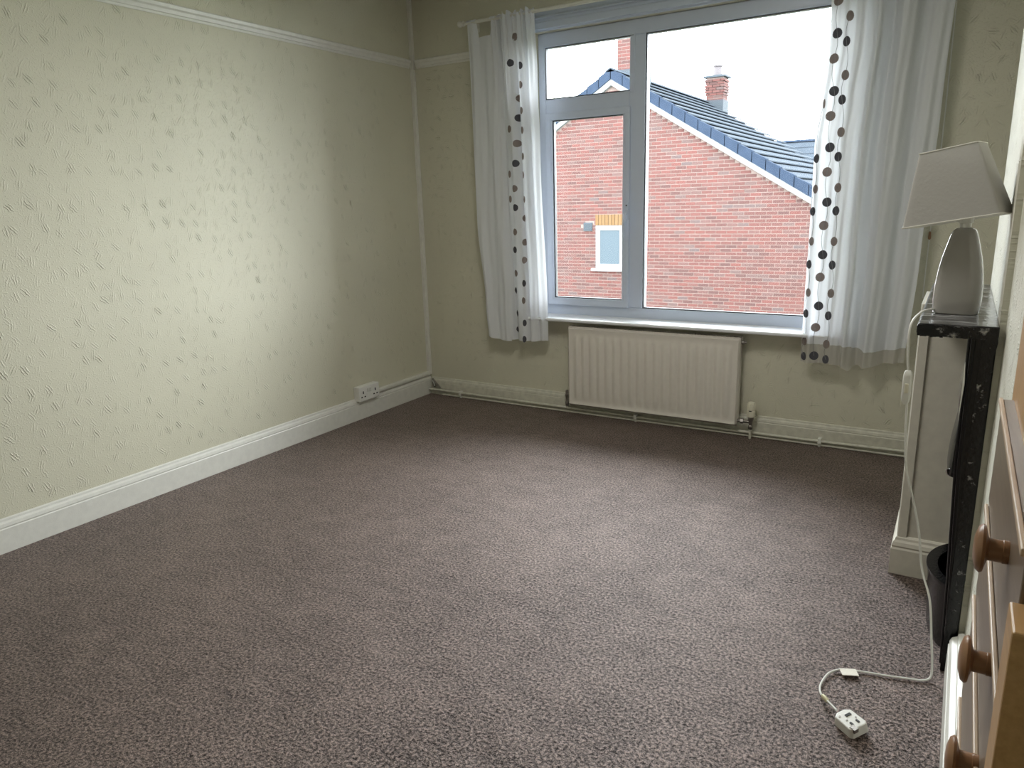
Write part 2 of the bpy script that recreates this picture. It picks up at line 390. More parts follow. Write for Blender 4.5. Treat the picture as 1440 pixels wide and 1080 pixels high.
# ------------------------------------------------------------------ radiator
rad = thing('radiator', 'cream fluted panel radiator under the window', 'radiator', (2.0, -.06, .07))
x0, x1, z0, z1 = 1.372, 2.612, .082, .668; yf = -.098
NF = 19; nx = NF*10; prof = []
def flute(t, zz):
    ph = t*NF % 1.0
    a = .5-.5*math.cos(2*math.pi*ph); a = a**.7
    return -.016*a
zs = [z0, z0+.012, z0+.022, z0+.05, z0+.075, z0+.1, z1-.12, z1-.085, z1-.062, z1-.035, z1-.012, z1]
g = G(); rows = []
mx0, mx1 = x0+.045, x1-.045
xs = [x0, x0+.012, x0+.02, mx0] + [mx0+(mx1-mx0)*i/nx for i in range(1, nx)] + [mx1, x1-.02, x1-.012, x1]
for zz in zs:
    row = []
    for xx in xs:
        e = min(1, max(0, min((zz-(z0+.045))/.045, ((z1-.055)-zz)/.045))); e = e*e*(3-2*e)
        y = yf
        if mx0 <= xx <= mx1: y += flute((xx-mx0)/(mx1-mx0), zz)*e + .004*e
        dz = min(zz-z0, z1-zz); dx = min(xx-x0, x1-xx); dd = min(dz, dx)
        y += -.005 if dd < .013 else 0
        if dd < .001: y += .012
        row.append((xx, y, zz))
    rows.append(row)
g.loft(rows, cap=False, closed=False); g.build('front_panel', 'rad', rad, smooth=True, thick=.0015)
G().box(x0+.004, -.085, z0+.01, x1-.004, -.075, z1-.01).build('back_panel', 'rad', rad)
for xx in (x0, x1-.006): G().box(xx, -.094, z0+.02, xx+.006, -.040, z1+.002).build('side_panel', 'rad', rad, bevel=.002)
gr = G().box(x0, -.094, z1-.002, x1, -.088, z1+.006).box(x0, -.046, z1-.002, x1, -.040, z1+.006)
for i in range(62): gr.box(x0+.012+i*.0199, -.09, z1-.002, x0+.020+i*.0199, -.044, z1+.004)
gr.build('top_grille', 'rad', rad)
for xx in (x0+.15, x1-.19): G().box(xx, -.075, .2, xx+.04, -.002, .6).build('bracket', 'rad', rad)
G().lathe([(.013, 0), (.013, .016), (.008, .018), (.008, .03)], (x1+.001, -.062, z1-.03), 'x', 12).build('bleed_valve', 'metal', rad, smooth=True)

v = thing('radiator_valve', 'cream thermostatic valve at the right end of the radiator', 'valve', (2.697, -.075, .02))
G().tube([(x1-.01, -.07, .115), (2.64, -.073, .115), (2.697, -.075, .115)], .0105, 10).build('tail', 'metal', v, smooth=True)
G().lathe([(.018, 0), (.018, .018)], (2.632, -.073, .115), 'x', 6).build('union_nut', 'metal', v)
G().lathe([(.011, .065), (.015, .07), (.015, .09), (.011, .095), (.014, .12), (.018, .135), (.018, .15)], (2.697, -.075, 0), 'z', 12).build('body', 'metal', v, smooth=True)
hh = G().lathe([(.020, .150), (.026, .153), (.027, .19), (.023, .193), (.023, .197), (.026, .199), (.025, .242), (.021, .25), (.008, .252)], (2.697, -.075, 0), 'z', 24).build('thermostat_head', 'plastic_cream', v, smooth=True)
rb = G()
for i in range(12):
    a = i*math.pi/6; c, s_ = math.cos(a), math.sin(a)
    rb.box(2.697+c*.0262-.0018, -.075+s_*.0262-.0018, .205, 2.697+c*.0262+.0018, -.075+s_*.0262+.0018, .240)
rb.build('grip', 'plastic_cream', hh)
G().box(2.688, -.1025, .193, 2.706, -.100, .1975).build('marker', 'dark', hh)
G().tube([(2.697, -.075, .07), (2.697, -.075, .002)], .009, 10).build('drop_pipe', 'gloss_dirty', v, smooth=True)

v = thing('radiator_valve', 'dark lockshield valve at the left end of the radiator', 'valve', (1.343, -.06, .04))
G().tube([(x0+.01, -.06, .115), (1.343, -.06, .115)], .0105, 10).build('tail', 'metal', v, smooth=True)
G().lathe([(.010, .06), (.014, .07), (.014, .09), (.010, .10), (.012, .13), (.016, .135), (.016, .15), (.012, .152), (.012, .178), (.006, .182)], (1.343, -.06, 0), 'z', 12).build('body', 'metal', v, smooth=True)
G().tube([(1.343, -.06, .065), (1.343, -.055, .04)], .009, 10).build('drop_pipe', 'gloss_dirty', v, smooth=True)

hp = thing('heating_pipe', 'thin painted heating pipe running low along the window wall', 'pipe', (2, -.045, .04))
G().tube([(.03, -.045, .046), (.7, -.045, .043), (1.9, -.045, .038), (2.5, -.045, .034), (3.1, -.045, .036), (3.68, -.045, .044), (4.1, -.045, .044)], .0095, 10).build('pipe_run', 'gloss_dirty', hp, smooth=True)
G().tube([(.16, -.036, .009), (1.9, -.036, .009), (4.1, -.036, .009)], .007, 8).build('lower_pipe', 'gloss_dirty', hp, smooth=True)
for xx in (.348, 1.882, 3.121):
    G().box(xx-.011, -.058, .022, xx+.011, -.02, .058).box(xx-.008, -.045, 0, xx+.008, -.025, .03).build('pipe_clip', 'gloss', hp, bevel=.003)

# ------------------------------------------------------------------ trunking, socket, corner junk
c = G().box(.0, -.030, .165, .030, 0, 2.565)
c2 = G().box(.0, -.028, 2.57, .028, 0, H)
tr = thing('cable_trunking', 'white vertical cable trunking in the left corner with a joint at the rail', 'trunking', (0.015, -.015, .165))
c.build('lower_length', 'gloss', tr, bevel=.002); c2.build('upper_length', 'gloss', tr, bevel=.002)
G().box(.0, -.022, 2.56, .022, 0, 2.64).build('joint', 'gloss', tr)
tr = thing('cable_trunking', 'white horizontal cable trunking on the skirting leading to the socket', 'trunking', (.015, -.4, .168))
G().box(0, -.70, .166, .030, -.032, .192).build('channel', 'gloss', tr, bevel=.002)
G().box(.030, -.70, .169, .0325, -.04, .189).build('lid', 'gloss', tr, bevel=.001)

so = thing('wall_socket', 'white double plug socket on the left skirting', 'socket', (.02, -.80, .15))
sy0, sy1, sz0, sz1 = -.918, -.700, .146, .256
G().box(0, sy0, sz0, .046, sy1, sz1).build('back_box', 'plastic', so, bevel=.004)
fp = G().box(.046, sy0-.001, sz0-.001, .056, sy1+.001, sz1+.001).build('face_plate', 'plastic', so, bevel=.004)
ym = (sy0+sy1)/2
for k in (-1, 1):
    cy = ym+k*.066
    G().box(.0555, cy-.005, .200, .0572, cy+.005, .220).build('earth_slot', 'dark', fp)
    for q in (-.017, .017): G().box(.0555, cy+q-.007, .172, .0572, cy+q+.007, .181).build('pin_slot', 'dark', fp)
    G().add([(.056, ym+k*.014-.010, .205), (.056, ym+k*.014+.010, .205), (.056, ym+k*.014+.010, .236), (.056, ym+k*.014-.010, .236),
             (.060, ym+k*.014-.010, .208), (.060, ym+k*.014+.010, .208), (.064, ym+k*.014+.010, .233), (.064, ym+k*.014-.010, .233)],
            [(0, 1, 2, 3), (4, 5, 6, 7), (0, 1, 5, 4), (1, 2, 6, 5), (2, 3, 7, 6), (3, 0, 4, 7)]).build('rocker_switch', 'plastic', fp, bevel=.001)

pc = thing('pipe_bracket', 'small grimy metal bracket in the left corner above the pipe', 'bracket', (.08, -.03, .06))
G().prism([(.05, .06), (.135, .06), (.12, .075), (.06, .135), (.05, .135)], 1, -.034, -.022).build('plate', 'metal', pc, bevel=.002)
G().tube([(.055, -.04, .125), (.075, -.042, .105), (.085, -.043, .075)], .004, 8).build('stay', 'chrome', pc, smooth=True)
G().lathe([(.006, 0), (.006, -.006)], (.082, -.036, .072), 'y', 10).build('screw', 'dark', pc)

# ------------------------------------------------------------------ curtains
def smooth_i(tab, z):
    if z <= tab[0][0]: return tab[0][1]
    for (a, va), (b, vb) in zip(tab, tab[1:]):
        if z <= b: t = (z-a)/(b-a); t = t*t*(3-2*t); return va+(vb-va)*t
    return tab[-1][1]
class Curtain:
    def __init__(s, L, R, fold, y0): s.L, s.R, s.fold, s.y0 = L, R, fold, y0
    def y(s, u, z): return s.y0 + s.fold(u, z)
    def pt(s, u, z): a, b = smooth_i(s.L, z), smooth_i(s.R, z); return (a+(b-a)*u, s.y(u, z), z)
    def u_of(s, x, z): a, b = smooth_i(s.L, z), smooth_i(s.R, z); return (x-a)/(b-a)
    def sheet(s, zb, zt, name, mat, parent, nu=150, nz=60):
        g = G(); rows = []
        for k in range(nz+1):
            row = []
            for i in range(nu+1):
                u = i/nu; b = zb(u) if callable(zb) else zb; t = zt(u) if callable(zt) else zt
                row.append(s.pt(u, b+(t-b)*k/nz))
            rows.append(row)
        g.loft(rows, cap=False, closed=False); return g.build(name, mat, parent, smooth=True)
    def dot(s, x, z, rx, rz, mat, parent):
        g = G(); rings = []
        for f in (1.0, .5, .02):
            rings.append([(lambda X, Z: (X, s.y(s.u_of(X, Z), Z)-.0022, Z))(x+rx*f*math.cos(2*math.pi*i/14), z+rz*f*math.sin(2*math.pi*i/14)) for i in range(14)])
        g.loft(rings, cap=False); g.f.append(tuple(range(28, 42)))
        o = g.build('embroidered_dot', mat, parent, smooth=True); return o
    def thread(s, pts, parent):
        P = catmull([(x, 0, z) for x, z in pts], 5)
        Q = [(p.x, s.y(s.u_of(p.x, p.z), p.z)-.0026, p.z) for p in P]
        G().tube(Q, .0011, 4).build('embroidered_thread', 'thread', parent)

def g_(u, c, w): return math.exp(-((u-c)/w)**2)
# left curtain
def foldL(u, z):
    t = min(1, max(0, (2.8-z)/2.2)); k = .35+.65*t
    y = 0
    y += -.020*g_(u, .06, .05)*k + .012*g_(u, .18, .08) - .014*g_(u, .33, .05)*k
    y += .026*g_(u, .47, .035) - .030*g_(u, .62, .07) + .020*g_(u, .715, .016) - .020*g_(u, .79, .05)
    y += .012*g_(u, .87, .02) - .018*g_(u, .93, .035)
    top = min(1, max(0, (z-2.2)/.6))
    y += top*.012*math.sin(u*95)*(1 if u > .38 else .1)
    y += .004*math.sin(u*38+z*3)+.003*math.sin(u*61-z*5)
    return y
CL = Curtain([(.5, .706), (.8, .685), (1.43, .640), (2.45, .622), (2.83, .612)], [(.5, 1.222), (.9, 1.222), (1.9, 1.185), (2.4, 1.172), (2.83, 1.150)], foldL, -.125)
lc = thing('curtain', 'left white tab-top curtain with columns of grey dots', 'curtain', (.9, -.12, .55), 'white dotted curtains')
def zbL(u): return .562-.028*math.sin(min(1, u/.28)*math.pi/2)+(.012 if u > .4 else 0)+.014*g_(u, .95, .1)
def topL(u):
    if u < .42:
        d = min(1, max(0, (u-.13)/.02)); e = min(1, max(0, (.40-u)/.06))
        return 2.80-.105*d*e
    return 2.815+.012*math.sin(u*70)
CL.sheet(lambda u: .655, topL, 'cloth', 'voile', lc, 220, 70)
CL.sheet(zbL, .658, 'hem', 'voile', lc, 200, 8)
for (ua, ub) in ((.0, .135), (.36, .44), (.47, .56), (.60, .68), (.72, .80), (.84, .97)):
    rings = []
    for k in range(9):
        a = math.pi*k/8; yy = -.123-.016*math.cos(a); zz = 2.795+.016*math.sin(a)
        xa = smooth_i(CL.L, 2.8)+ua*.54; xb = smooth_i(CL.L, 2.8)+ub*.54
        rings.append([(xa, yy, zz), (xb, yy, zz)])
    G().loft(rings, cap=False, closed=False).build('tab', 'voile', lc, smooth=True, thick=.002)
dL = [[1.004, 2.657], [0.973, 2.491], [1.053, 2.466], [1.052, 2.342], [1.024, 2.261], [1.053, 2.175], [1.017, 2.131], [0.951, 2.06], [1.055, 2.045], [1.006, 1.96], [1.053, 1.871], [0.996, 1.825], [0.935, 1.755], [1.047, 1.745], [0.985, 1.653], [1.048, 1.576], [0.935, 1.581], [0.987, 1.52], [1.045, 1.444], [0.976, 1.348], [1.046, 1.274], [0.969, 1.22], [1.043, 1.146], [0.97, 1.049], [1.041, 0.978], [0.954, 0.92], [1.035, 0.851], [0.964, 0.749], [1.039, 0.684], [0.96, 0.625], [1.036, 0.562]]
darkL = {2.131, 1.825, 1.52, 1.22, .92, .625, .978, .684, .562, .749, 2.491, 2.466}
for x, z in dL:
    main = x < 1.03 and x > .95
    CL.dot(x, z, .022 if main else .013, .025, 'dot_dark' if z in darkL else 'dot_brown', lc)

# right curtain
def foldR(u, z):
    t = min(1, max(0, (2.8-z)/2.2))
    y = -.004*math.sin(u*30)
    y += .020*g_(u, .02, .03) - .012*g_(u, .13, .08) + .008*g_(u, .22, .02) - .012*g_(u, .31, .05)
    def asym(c, wl, wr): return g_(u, c, wl if u < c else wr)
    y += .030*g_(u, .53+.02*t, .035) - .050*asym(.415+.01*t, .022, .05) - .060*asym(.615+.02*t, .030, .11)
    y += .020*g_(u, .80, .05) - .016*g_(u, .91, .04)
    y += .005*math.sin(u*47+z*1.2)+.0025*math.sin(u*90-z*4)
    return y
CR = Curtain([(.5, 2.984), (.9, 2.983), (1.45, 2.985), (1.84, 2.982), (2.03, 2.999), (2.37, 3.024), (2.83, 3.012)], [(.5, 3.545), (1.2, 3.575), (2.0, 3.60), (2.83, 3.62)], foldR, -.125)
rc = thing('curtain', 'right white tab-top curtain with threads of brown and grey dots', 'curtain', (3.25, -.12, .55), 'white dotted curtains')
def zbR(u): return .556 - .004*math.sin(u*20) - .030*g_(u, .49, .045) + .055*max(0, u-.6)*2
CR.sheet(lambda u: .672+.02*math.sin(u*7)*(u > .5), 2.82, 'cloth', 'voile', rc, 220, 70)
CR.sheet(zbR, lambda u: .674+.02*math.sin(u*7)*(u > .5), 'hem', 'hem', rc, 200, 8)
for (ua, ub) in ((.0, .10), (.2, .3), (.4, .5), (.6, .7), (.86, .96)):
    rings = []
    for k in range(9):
        a = math.pi*k/8; yy = -.123-.016*math.cos(a); zz = 2.80+.018*math.sin(a)
        rings.append([(3.012+ua*.6, yy, zz), (3.012+ub*.6, yy, zz)])
    G().loft(rings, cap=False, closed=False).build('tab', 'voile', rc, smooth=True, thick=.002)
mid = [(3.058, 2.573), (3.063, 2.407), (3.055, 2.279), (3.069, 2.109), (3.06, 1.978), (3.068, 1.809), (3.063, 1.675), (3.074, 1.507), (3.066, 1.375), (3.072, 1.207), (3.067, 1.076), (3.07, .905), (3.062, .775), (3.064, .601)]
lef = [(3.015, 2.048), (2.995, 1.753), (3.0, 1.582), (2.993, 1.456), (2.998, 1.284), (2.993, 1.148), (3.0, .981), (2.995, .853), (2.997, .683), (2.999, .590)]
rig = [(3.122, 2.486), (3.114, 2.359), (3.12, 2.187), (3.113, 2.06), (3.12, 1.888), (3.115, 1.756), (3.126, 1.586), (3.125, 1.457), (3.127, 1.284), (3.127, 1.148), (3.132, .982), (3.127, .849), (3.129, .677), (3.131, .584)]
for i, (x, z) in enumerate(mid): CR.dot(x, z, .026, .027, 'dot_brown' if i % 2 == 0 else 'dot_dark', rc)
for i, (x, z) in enumerate(lef): CR.dot(x+.004, z, .017 if i else .008, .026, 'dot_dark' if i % 2 else 'dot_brown', rc)
for i, (x, z) in enumerate(rig): CR.dot(x, z, .019, .027, 'dot_brown' if i % 2 == 0 else 'dot_dark', rc)
for colm in (mid, lef, rig):
    pts = []
    for i, (a, b) in enumerate(zip(colm, colm[1:])):
        pts.append(a); pts.append(((a[0]+b[0])/2+(.010 if i % 2 else -.010), (a[1]+b[1])/2))
    pts.append(colm[-1]); CR.thread(pts, rc)

rod = thing('curtain_rod', 'slim white curtain rod with ball finials above the window', 'curtain rod', (2.1, -.123, 2.795))
G().tube([(.585, -.123, 2.797), (2.1, -.123, 2.795), (3.72, -.123, 2.795)], .0115, 12).build('pole', 'gloss', rod, smooth=True)
for xx, s_ in ((.585, -1), (3.72, 1)):
    G().lathe([(.0115, 0), (.019, .004*s_), (.019, .010*s_), (.011, .014*s_), (.018, .024*s_), (.022, .036*s_), (.018, .048*s_), (.006, .055*s_)], (xx, -.123, 2.797), 'x', 16).build('finial', 'gloss', rod, smooth=True)
for xx in (.625, 3.68):
    G().box(xx-.006, -.125, 2.775, xx+.006, 0, 2.787).box(xx-.012, -.006, 2.755, xx+.012, 0, 2.81).build('bracket', 'gloss', rod, bevel=.002)

cord = thing('blind_cord', 'thin white pull cord hanging on the wall right of the curtain', 'cord', (3.61, -.03, 1.0))
G().tube(catmull([(3.612, -.012, H-.01), (3.614, -.014, 2.5), (3.616, -.016, 1.8), (3.606, -.018, 1.32), (3.604, -.02, .96)]), .0035, 6).build('line', 'plastic', cord, smooth=True)
G().lathe([(.002, .04), (.006, .032), (.008, .012), (.008, .0), (.004, -.006)], (3.606, -.019, 1.295), 'z', 10).build('acorn', 'knob', cord, smooth=True)

# ------------------------------------------------------------------ fireplace with mantel shelf
SX, SZ = 3.676, 1.166
fp = thing('fireplace', 'black iron fireplace with a worn black mantel shelf and cream side box', 'fireplace', (3.80, -1.7, 0))
jag = []
g = G()
n = 40
for i in range(n+1):
    jag.append(YB0-.0+0)
top = G().prism([(SX, SZ-.028), (SX+.004, SZ-.034), (XR, SZ-.034), (XR, SZ), (SX+.006, SZ), (SX, SZ-.006)], 1, YB1-.06, YB0)
top.build('mantel_shelf', 'shelf', fp, bevel=.003)
ed = G()
for i in range(24):    # chipped paint lip along the near end of the shelf
    a = SX+.002+(XR-SX-.004)*i/24; b = SX+.002+(XR-SX-.004)*(i+1)/24
    ed.box(a, YB1-.0645-random.random()*.002, SZ-.036-random.random()*.004, b, YB1-.059, SZ-.002-random.random()*.004)
ed.build('shelf_lip', 'lip', fp)
BY0, BY1 = -1.58, -1.16
bx = G().prism([(3.664, 0), (XR, 0), (XR, SZ-.034), (3.664, SZ-.034)], 1, BY0, BY1).build('side_box', 'boxing', fp, bevel=.002)
G().box(3.660, BY0-.007, .15, 3.694, BY0+.01, SZ-.034).build('corner_strip', 'boxing', bx, bevel=.002)
G().box(3.657, BY0, .15, 3.665, BY1, SZ-.034).build('side_panel', 'gloss', bx, bevel=.002)
def ring_skirt(g, prof):
    rings = []
    for d, z in prof:
        rings.append([(XR, BY0-d, z), (3.664-d, BY0-d, z), (3.664-d, BY1, z)])
    g.loft(rings, cap=False, closed=False)
g = G(); ring_skirt(g, [(.0, .165), (.004, .165), (.010, .158), (.012, .148), (.018, .140), (.022, .125), (.020, .118), (.024, .110), (.024, .0)])
g.build('plinth', 'boxing', bx)
# iron surround: leaning near jamb, header, far jamb
def jamb(y0, y1, name='iron_jamb'):
    g = G().prism([(3.852, 0), (XR, 0), (XR, 1.132), (3.820, 1.132), (3.824, .72), (3.842, .30)], 1, y0, y1); return g
jb = jamb(YB1-.008, -2.12).build('iron_jamb', 'black', fp, bevel=.004)
G().tube([(3.850, -2.20, .0), (3.840, -2.20, .30), (3.822, -2.20, .72), (3.818, -2.20, 1.13)], .006, 8).build('bead', 'black', jb, smooth=True)
G().tube([(3.857, YB1-.010, .0), (3.848, YB1-.010, .30), (3.834, YB1-.010, .72), (3.830, YB1-.010, 1.13)], .003, 6).build('bead', 'black', jb, smooth=True)
jamb(-1.64, BY0-.002).build('iron_jamb', 'black', fp, bevel=.004)
G().prism([(3.824, .70), (XR, .70), (XR, 1.132), (3.820, 1.132)], 1, -2.12, -1.64).build('iron_header', 'black', fp, bevel=.004)
# ragged black paint carried over onto the wall return beside the jamb
g = G(); N = 60; L = []; R = []
for i in range(N+1):
    z = 1.13*(1-i/N)
    base = .876 if z > .4 else .882
    xr = 3+base+random.uniform(-.003, .003)+.003*math.sin(z*23)+(.008 if z > 1.04 else 0)
    L.append((3.848, z)); R.append((xr, z))
for i in range(N):
    g.prism([L[i], R[i], R[i+1], L[i+1]], 1, YB1-.0135, YB1-.002)
g.build('ragged_paint_edge', 'black_chip', fp)
# hood with lift hook, bowed ash fret
g = G(); rings = []
for k in range(13):
    t = k/12; z = .86-.24*t
    d = .002+.075*math.sin(t*math.pi/2)**1.5
    ring = []
    for i in range(13):
        a = math.pi*i/12; ring.append((3.826-(d-.0)*math.sin(a)**.6*.30, -1.88-.20*math.cos(a)*(0.15+.85*t**.6), z))
    rings.append(ring)
g.loft(rings, cap=False, closed=False); hd = g.build('canopy_hood', 'black', fp, smooth=True, thick=.006)
G().tube(catmull([(3.828, -2.03, .616), (3.812, -2.03, .610), (3.803, -2.03, .618), (3.801, -2.03, .632)]), .0045, 8).build('lift_hook', 'chrome', hd, smooth=True)
g = G().tube([(3.812, -2.235, 1.045), (3.812, -2.235, .98), (3.812, -2.235, .86)], [.001, .0075, .001], 8)  # bright sliver standing in for a gleam on the curved iron
g.build('gleam_sliver', 'chrome', fp, smooth=True)
CYc, CXc, RR = -1.965, 3.965, .195
def arc_ring(r, z, n=40, sx=.98):
    return [(CXc-r*sx*math.cos(a), CYc+r*1.2*math.sin(a), z) for a in [(-.5+i/n)*math.pi*.93 for i in range(n+1)]]
g = G(); g.loft([arc_ring(.168, .0), arc_ring(.176, .03), arc_ring(.190, .24), arc_ring(.196, .25), arc_ring(.196, .258), arc_ring(.160, .256), arc_ring(.156, .245), arc_ring(.150, .02)], cap=False, closed=False)
ash = g.build('ash_guard', 'black', fp, smooth=True)
G().loft([arc_ring(.15, .02), [(CXc+.02, CYc+.0001*i, .02) for i in range(41)]], cap=False, closed=False).build('ash_tray', 'black', ash)
g = G().box(XR+.002, FY0+.002, .0, XR+.335, FY0+.012, FZ-.002).box(XR+.002, FY1-.012, 0, XR+.335, FY1-.002, FZ-.002).box(XR+.002, FY0, FZ-.012, XR+.335, FY1, FZ-.002).box(XR+.325, FY0, 0, XR+.337, FY1, FZ)
g.build('firebox_lining', 'black', fp)
g = G()
for i in range(9):
    y = -2.09+i*.055; g.tube([(3.93, y, .24), (3.93, y, .04)], .006, 6)
g.tube([(3.93, -2.11, .24), (3.93, -1.62, .24)], .008, 6); g.build('fire_bars', 'black', fp, smooth=True)

# ------------------------------------------------------------------ table lamp
lamp = thing('table_lamp', 'white ceramic table lamp with a crooked cream shade on the mantel shelf', 'lamp', (3.7715, -2.045, SZ))
def sup(cx, cy, z, a, b, p=3.0, n=40, rot=0, M_=None):
    R_ = []
    for i in range(n):
        t = 2*math.pi*i/n; c_, s_ = math.cos(t), math.sin(t)
        x = a*math.copysign(abs(c_)**(2/p), c_); y = b*math.copysign(abs(s_)**(2/p), s_)
        q = Vector((x, y, 0)); q.rotate(Matrix.Rotation(rot, 3, 'Z')); R_.append((cx+q.x, cy+q.y, z))
    return R_
rings = []
for z, a, b in ((0, .060, .040), (.004, .064, .044), (.04, .0675, .047), (.09, .067, .046), (.14, .062, .043), (.18, .055, .039), (.22, .045, .034), (.25, .037, .030), (.264, .031, .026), (.270, .022, .02)):
    rings.append(sup(3.7715, -2.045, SZ+z, a, b, 3.2, 44, math.radians(-8)))
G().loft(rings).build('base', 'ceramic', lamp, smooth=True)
G().lathe([(.016, .262), (.016, .285), (.021, .287), (.021, .30), (.013, .302), (.013, .33)], (3.7715, -2.045, SZ), 'z', 20).build('lamp_holder', 'plastic', lamp, smooth=True)
# shade: tapered rounded rectangle, tilted
SM = Matrix.Translation((3.748, -2.06, SZ+.292)) @ Matrix.Rotation(math.radians(-9), 4, 'Y') @ Matrix.Rotation(math.radians(-3.5), 4, 'X') @ Matrix.Rotation(math.radians(-14), 4, 'Z')
def sring(h, a, b): return [tuple(SM @ Vector(q)) for q in sup(0, 0, h, a, b, 16, 96)]
HS = .224
sh = G().loft([sring(0, .138, .085), sring(HS*.5, .110, .068), sring(HS, .082, .051)], cap=False).build('shade', 'shade', lamp, smooth=True)
G().loft([sring(0.001, .1355, .0825), sring(HS*.5, .1075, .0655), sring(HS-.001, .0795, .0485)], cap=False).build('lining', 'shade_in', sh, smooth=True)
for h, a, b in ((0.001, .1385, .0855), (HS-.002, .0825, .0515)):
    ring = sring(h, a, b); G().tube(ring+[ring[0]], .0022, 6, cap=False).build('rim', 'shade_in', sh, smooth=True)
g = G()
cc = SM @ Vector((0, 0, .03))
for q in ((.125, 0, .012), (-.125, 0, .012), (0, .075, .012), (0, -.075, .012)): g.tube([cc, SM @ Vector(q)], .0018, 6)
g.build('shade_carrier', 'chrome', lamp, smooth=True)

cb = thing('lamp_cable', 'white lamp flex with inline switch and plug trailing onto the carpet', 'cable', (3.66, -2.3, 0))
P1 = catmull([(3.712, -2.06, 1.178), (3.700, -2.13, 1.186), (3.678, -2.22, 1.186), (3.660, -2.315, 1.160), (3.661, -2.325, 1.08), (3.667, -2.322, 1.022)])
P2 = catmull([(3.672, -2.32, .925), (3.679, -2.31, .80), (3.690, -2.30, .70), (3.720, -2.28, .585), (3.744, -2.26, .475), (3.763, -2.25, .350), (3.795, -2.28, .262), (3.812, -2.30, .14), (3.823, -2.31, .05), (3.822, -2.325, .012), (3.800, -2.345, .006), (3.766, -2.355, .006), (3.706, -2.372, .006), (3.643, -2.385, .006), (3.602, -2.398, .007), (3.566, -2.412, .008), (3.533, -2.455, .008), (3.520, -2.534, .008), (3.532, -2.587, .012), (3.556, -2.622, .020), (3.585, -2.660, .026)])
G().tube(P1, .0034, 8).build('flex', 'plastic', cb, smooth=True)
G().tube(P2, .0034, 8).build('flex', 'plastic', cb, smooth=True)
sw = G().loft([sup(3.6675, -2.322, z, a, b, 4, 24) for z, a, b in ((.918, .006, .006), (.928, .011, .010), (.940, .013, .0115), (1.005, .013, .0115), (1.018, .011, .010), (1.024, .007, .006))]).build('inline_switch', 'plastic', cb, smooth=True)
G().box(3.662, -2.336, .955, 3.673, -2.331, .985).build('rocker', 'plastic_cream', sw, bevel=.002)
tg = Matrix.Translation((3.589, -2.415, .010)) @ Matrix.Rotation(math.radians(24), 4, 'Z')
def xf(g, M_): g.v = [tuple(M_ @ Vector(q)) for q in g.v]; return g
xf(G().box(-.026, -.022, -.001, .026, .014, .001), tg).build('paper_tag', 'tag', cb)
xf(G().lathe([(.006, -.014), (.007, -.01), (.007, .012), (.0055, .016)], (0, 0, 0), 'x', 10), Matrix.Translation((3.545, -2.606, .017)) @ Matrix.Rotation(math.radians(-50), 4, 'Z')).build('tape_wrap', 'tape', cb, smooth=True)
PM = Matrix.Translation((3.600, -2.666, .004)) @ Matrix.Rotation(math.radians(-38), 4, 'Z') @ Matrix.Rotation(math.radians(8), 4, 'X')
body = G().prism([(-.004, -.016), (.006, -.034), (.068, -.036), (.076, -.028), (.076, .028), (.068, .036), (.006, .034), (-.004, .016)], 2, .001, .030)
# taper the top of the plug
body.v = [(x*(1 if z < .02 else .93)+.002, y*(1 if z < .02 else .88), z) for x, y, z in body.v]
pg = xf(body, PM).build('plug', 'plastic', cb, bevel=.003)
xf(G().box(.018, -.003, .0295, .026, .016, .0325).box(.048, .008, .0295, .060, .014, .0325).box(.048, -.014, .0295, .060, -.008, .0325), PM).build('plug_slots', 'dark', pg)
for q in ((.014, -.018), (.036, -.012), (.040, .018)): xf(G().lathe([(.003, .0295), (.003, .0318)], (q[0], q[1], 0), 'z', 10), PM).build('screw', 'metal', pg)
xf(G().box(.060, -.026, .020, .0785, -.010, .0325), PM).build('fuse_carrier', 'metal', pg)

# ------------------------------------------------------------------ chest of drawers (right edge)
ch = thing('chest_of_drawers', 'honey pine chest of drawers with round wooden knobs at the right edge', 'drawers', (4.05, -3.4, 0))
YC0, YC1 = -3.86, -2.975
G().box(3.892, YC0, .06, 4.27, YC1, 1.325).build('carcass', 'pine_v', ch, bevel=.003)
G().box(3.905, YC0+.01, 0, 4.25, YC1-.02, .06).build('plinth', 'pine', ch)
Z = [(1.135, .905), (.900, .690), (.685, .430), (.425, .10)]
YD = -3.03
knz = [1.040, .855, .675, .33]
for (zt, zb), kz in zip(Z, knz):
    dr = G().box(3.872, -3.80, zb+.004, 3.894, YD, zt-.004).build('drawer', 'front', ch, bevel=.003)
    G().box(3.866, -3.80, zt-.012, 3.8735, YD, zt-.001).build('drawer_bead', 'bead', dr, bevel=.002)
    G().lathe([(.017, .0), (.0175, -.008), (.0165, -.009), (.0165, -.026), (.022, -.028), (.034, -.031), (.036, -.035), (.032, -.040), (.018, -.044), (.004, -.045)][::-1], (3.873, -3.60, kz), 'x', 24).build('knob', 'knob', dr, smooth=True)
G().box(3.862, YC0-.02, .0, 3.90, -3.802, 1.065).build('front_stile', 'pine', ch, bevel=.003)

